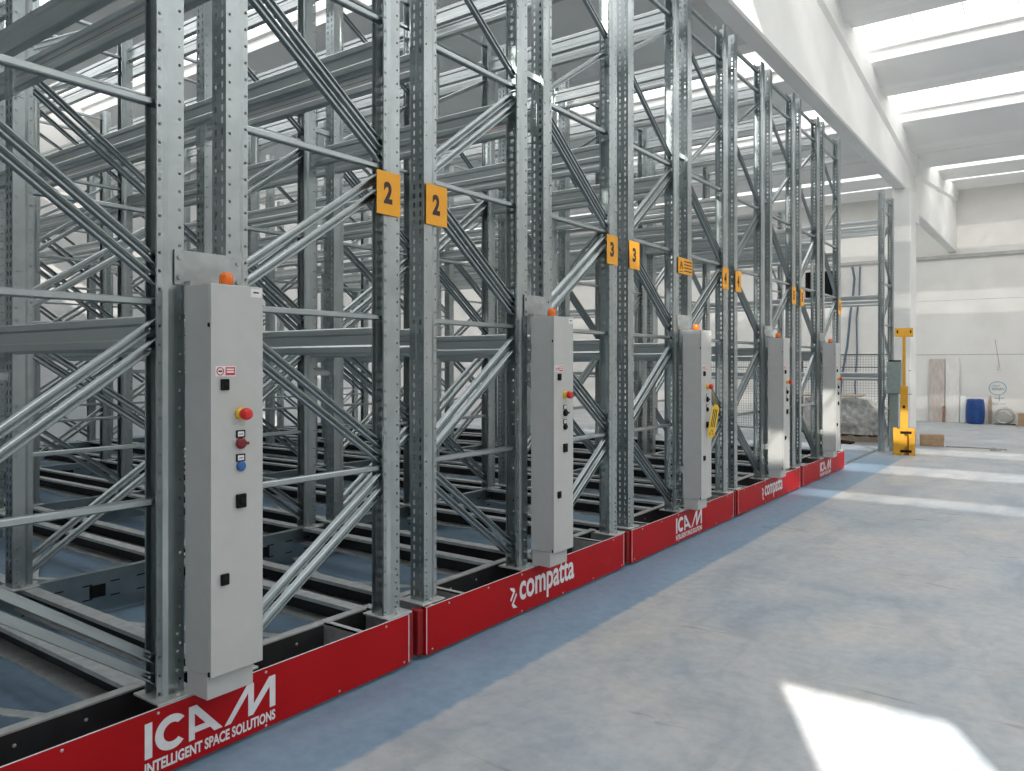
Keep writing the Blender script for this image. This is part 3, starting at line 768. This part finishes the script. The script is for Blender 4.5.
for x in (-.08, .08):
    mb = MB(); mb.lathe([(.03, .655), (.03, .682), (.02, .686)], (x, 0, 0), 'Z', 14); build('bung', mb, M['barrel'], t)
mb = MB(); mb.add([(-.04,0,0),(.04,0,0),(.04,0,.62),(0,0,.80),(-.04,0,.62),(-.04,.02,0),(.04,.02,0),(.04,.02,.62),(0,.02,.80),(-.04,.02,.62)],
                  [(0,1,2,3,4),(9,8,7,6,5),(0,5,6,1),(1,6,7,2),(2,7,8,3),(3,8,9,4),(4,9,5,0)], 0, False, lean(4))
tag(build('pointed_plank', mb, M['wood'], None, (-1.80, YE-.10, 0)), 'narrow pointed plank leaning on the wall between the barrel and the coiled hose', 'plank')
t = thing('hose_coil', 'coil of grey hose standing on edge against the end wall', 'hose', (-1.45, YE-.22, 0))
mb = MB(); pts = []
for i in range(16*6+1):
    a = 2*PI*i/16; r = .205-.006*math.sin(a*1.3); pts.append((r*math.cos(a), -.07+.024*i/16+.01*math.sin(a*2), .235+r*math.sin(a)))
mb.tube(pts, .028, 8); build('hose', mb, M['hose'], t)
mb = MB(); mb.tube([(-.03+.16*math.cos(a*PI/12), -.125, .19+.15*math.sin(a*PI/12)) for a in range(24)], .02, 8, 0, True); build('loose_loop', mb, M['hose'], t)
build('wedge', MB().bbox(-.24, .24, -.14, .16, 0, .012, .003), M['black'], t)
t = thing('carton', 'brown cardboard carton with open flap against the end wall, beside the coiled hose', 'box', (-.90, YE-.55, 0))
build('body', MB().bbox(-.23, .23, -.18, .18, 0, .34, .004), M['card'], t)
build('flap', MB().box(-.20, .0, -.17, .17, 0, .006, 0, Matrix.Translation((-.23, 0, .335)) @ Matrix.Rotation(math.radians(-35), 4, 'Y')), M['card'], t)
t = thing('carton', 'closed cardboard carton lying alone on the open floor past the yellow post', 'box', (-2.24, 17.25, 0), rotz=.2)
build('body', MB().bbox(-.20, .20, -.14, .14, 0, .13, .006), M['card'], t)
build('lid', MB().bbox(-.207, .207, -.147, .147, .13, .225, .006), M['card'], t)
build('tape', MB().box(-.208, .208, -.025, .025, .2252, .226).box(-.209, -.2075, -.025, .025, .15, .2255).box(.2075, .209, -.025, .025, .15, .2255), M['wood'], t)
tag(build('stick', MB().tube([(0,0,.012), (.5,.06,.016), (1.0,.02,.012)], .011, 6), M['graphite'], None, (-1.98, 17.1, 0)), 'thin grey rod lying on the floor beside the lone carton', 'rod')
tag(build('debris_chunk', MB().add([(-.09,-.05,0),(.08,-.06,0),(.1,.05,0),(-.07,.06,0),(-.05,-.03,.05),(.05,-.03,.035),(.06,.03,.045),(-.04,.03,.06)], [(3,2,1,0),(4,5,6,7),(0,1,5,4),(1,2,6,5),(2,3,7,6),(3,0,4,7)]), M['graphite'], None, (-1.15, 16.9, 0)), 'small dark grey chunk at the end of the thin rod', 'debris')

# ------------------------------------------------------------------ light and camera
w = bpy.data.worlds.new('sky'); S.world = w; w.use_nodes = True
bg = w.node_tree.nodes['Background']; bg.inputs['Color'].default_value = (.62, .80, 1, 1); bg.inputs['Strength'].default_value = 2.0
sun = bpy.data.lights.new('sun', 'SUN'); sun.energy = 17; sun.color = (1, .95, .87); sun.angle = math.radians(.45)
so = bpy.data.objects.new('sun', sun); C.objects.link(so)
E = math.radians(28); hd = Vector((-.45, .89, 0)).normalized()
d = Vector((hd.x*math.cos(E), hd.y*math.cos(E), -math.sin(E)))
so.rotation_euler = d.to_track_quat('-Z', 'Y').to_euler(); so.location = (4, -8, 12)

cam = bpy.data.cameras.new('camera'); co = bpy.data.objects.new('camera', cam); C.objects.link(co)
cam.sensor_width = 36; cam.lens = 770/1024*36; cam.shift_y = -20.2/1024; cam.clip_start = .05
co.location = (0, 0, 1.595); co.rotation_euler = (PI/2, 0, math.radians(36))
S.camera = co
S.view_settings.view_transform = 'Standard'; S.view_settings.look = 'None'; S.view_settings.exposure = 0; S.view_settings.gamma = 1
S.view_settings.use_curve_mapping = False
S.cycles.use_denoising = True
S.cycles.max_bounces = 10; S.cycles.diffuse_bounces = 8; S.cycles.glossy_bounces = 4; S.cycles.sample_clamp_indirect = 6
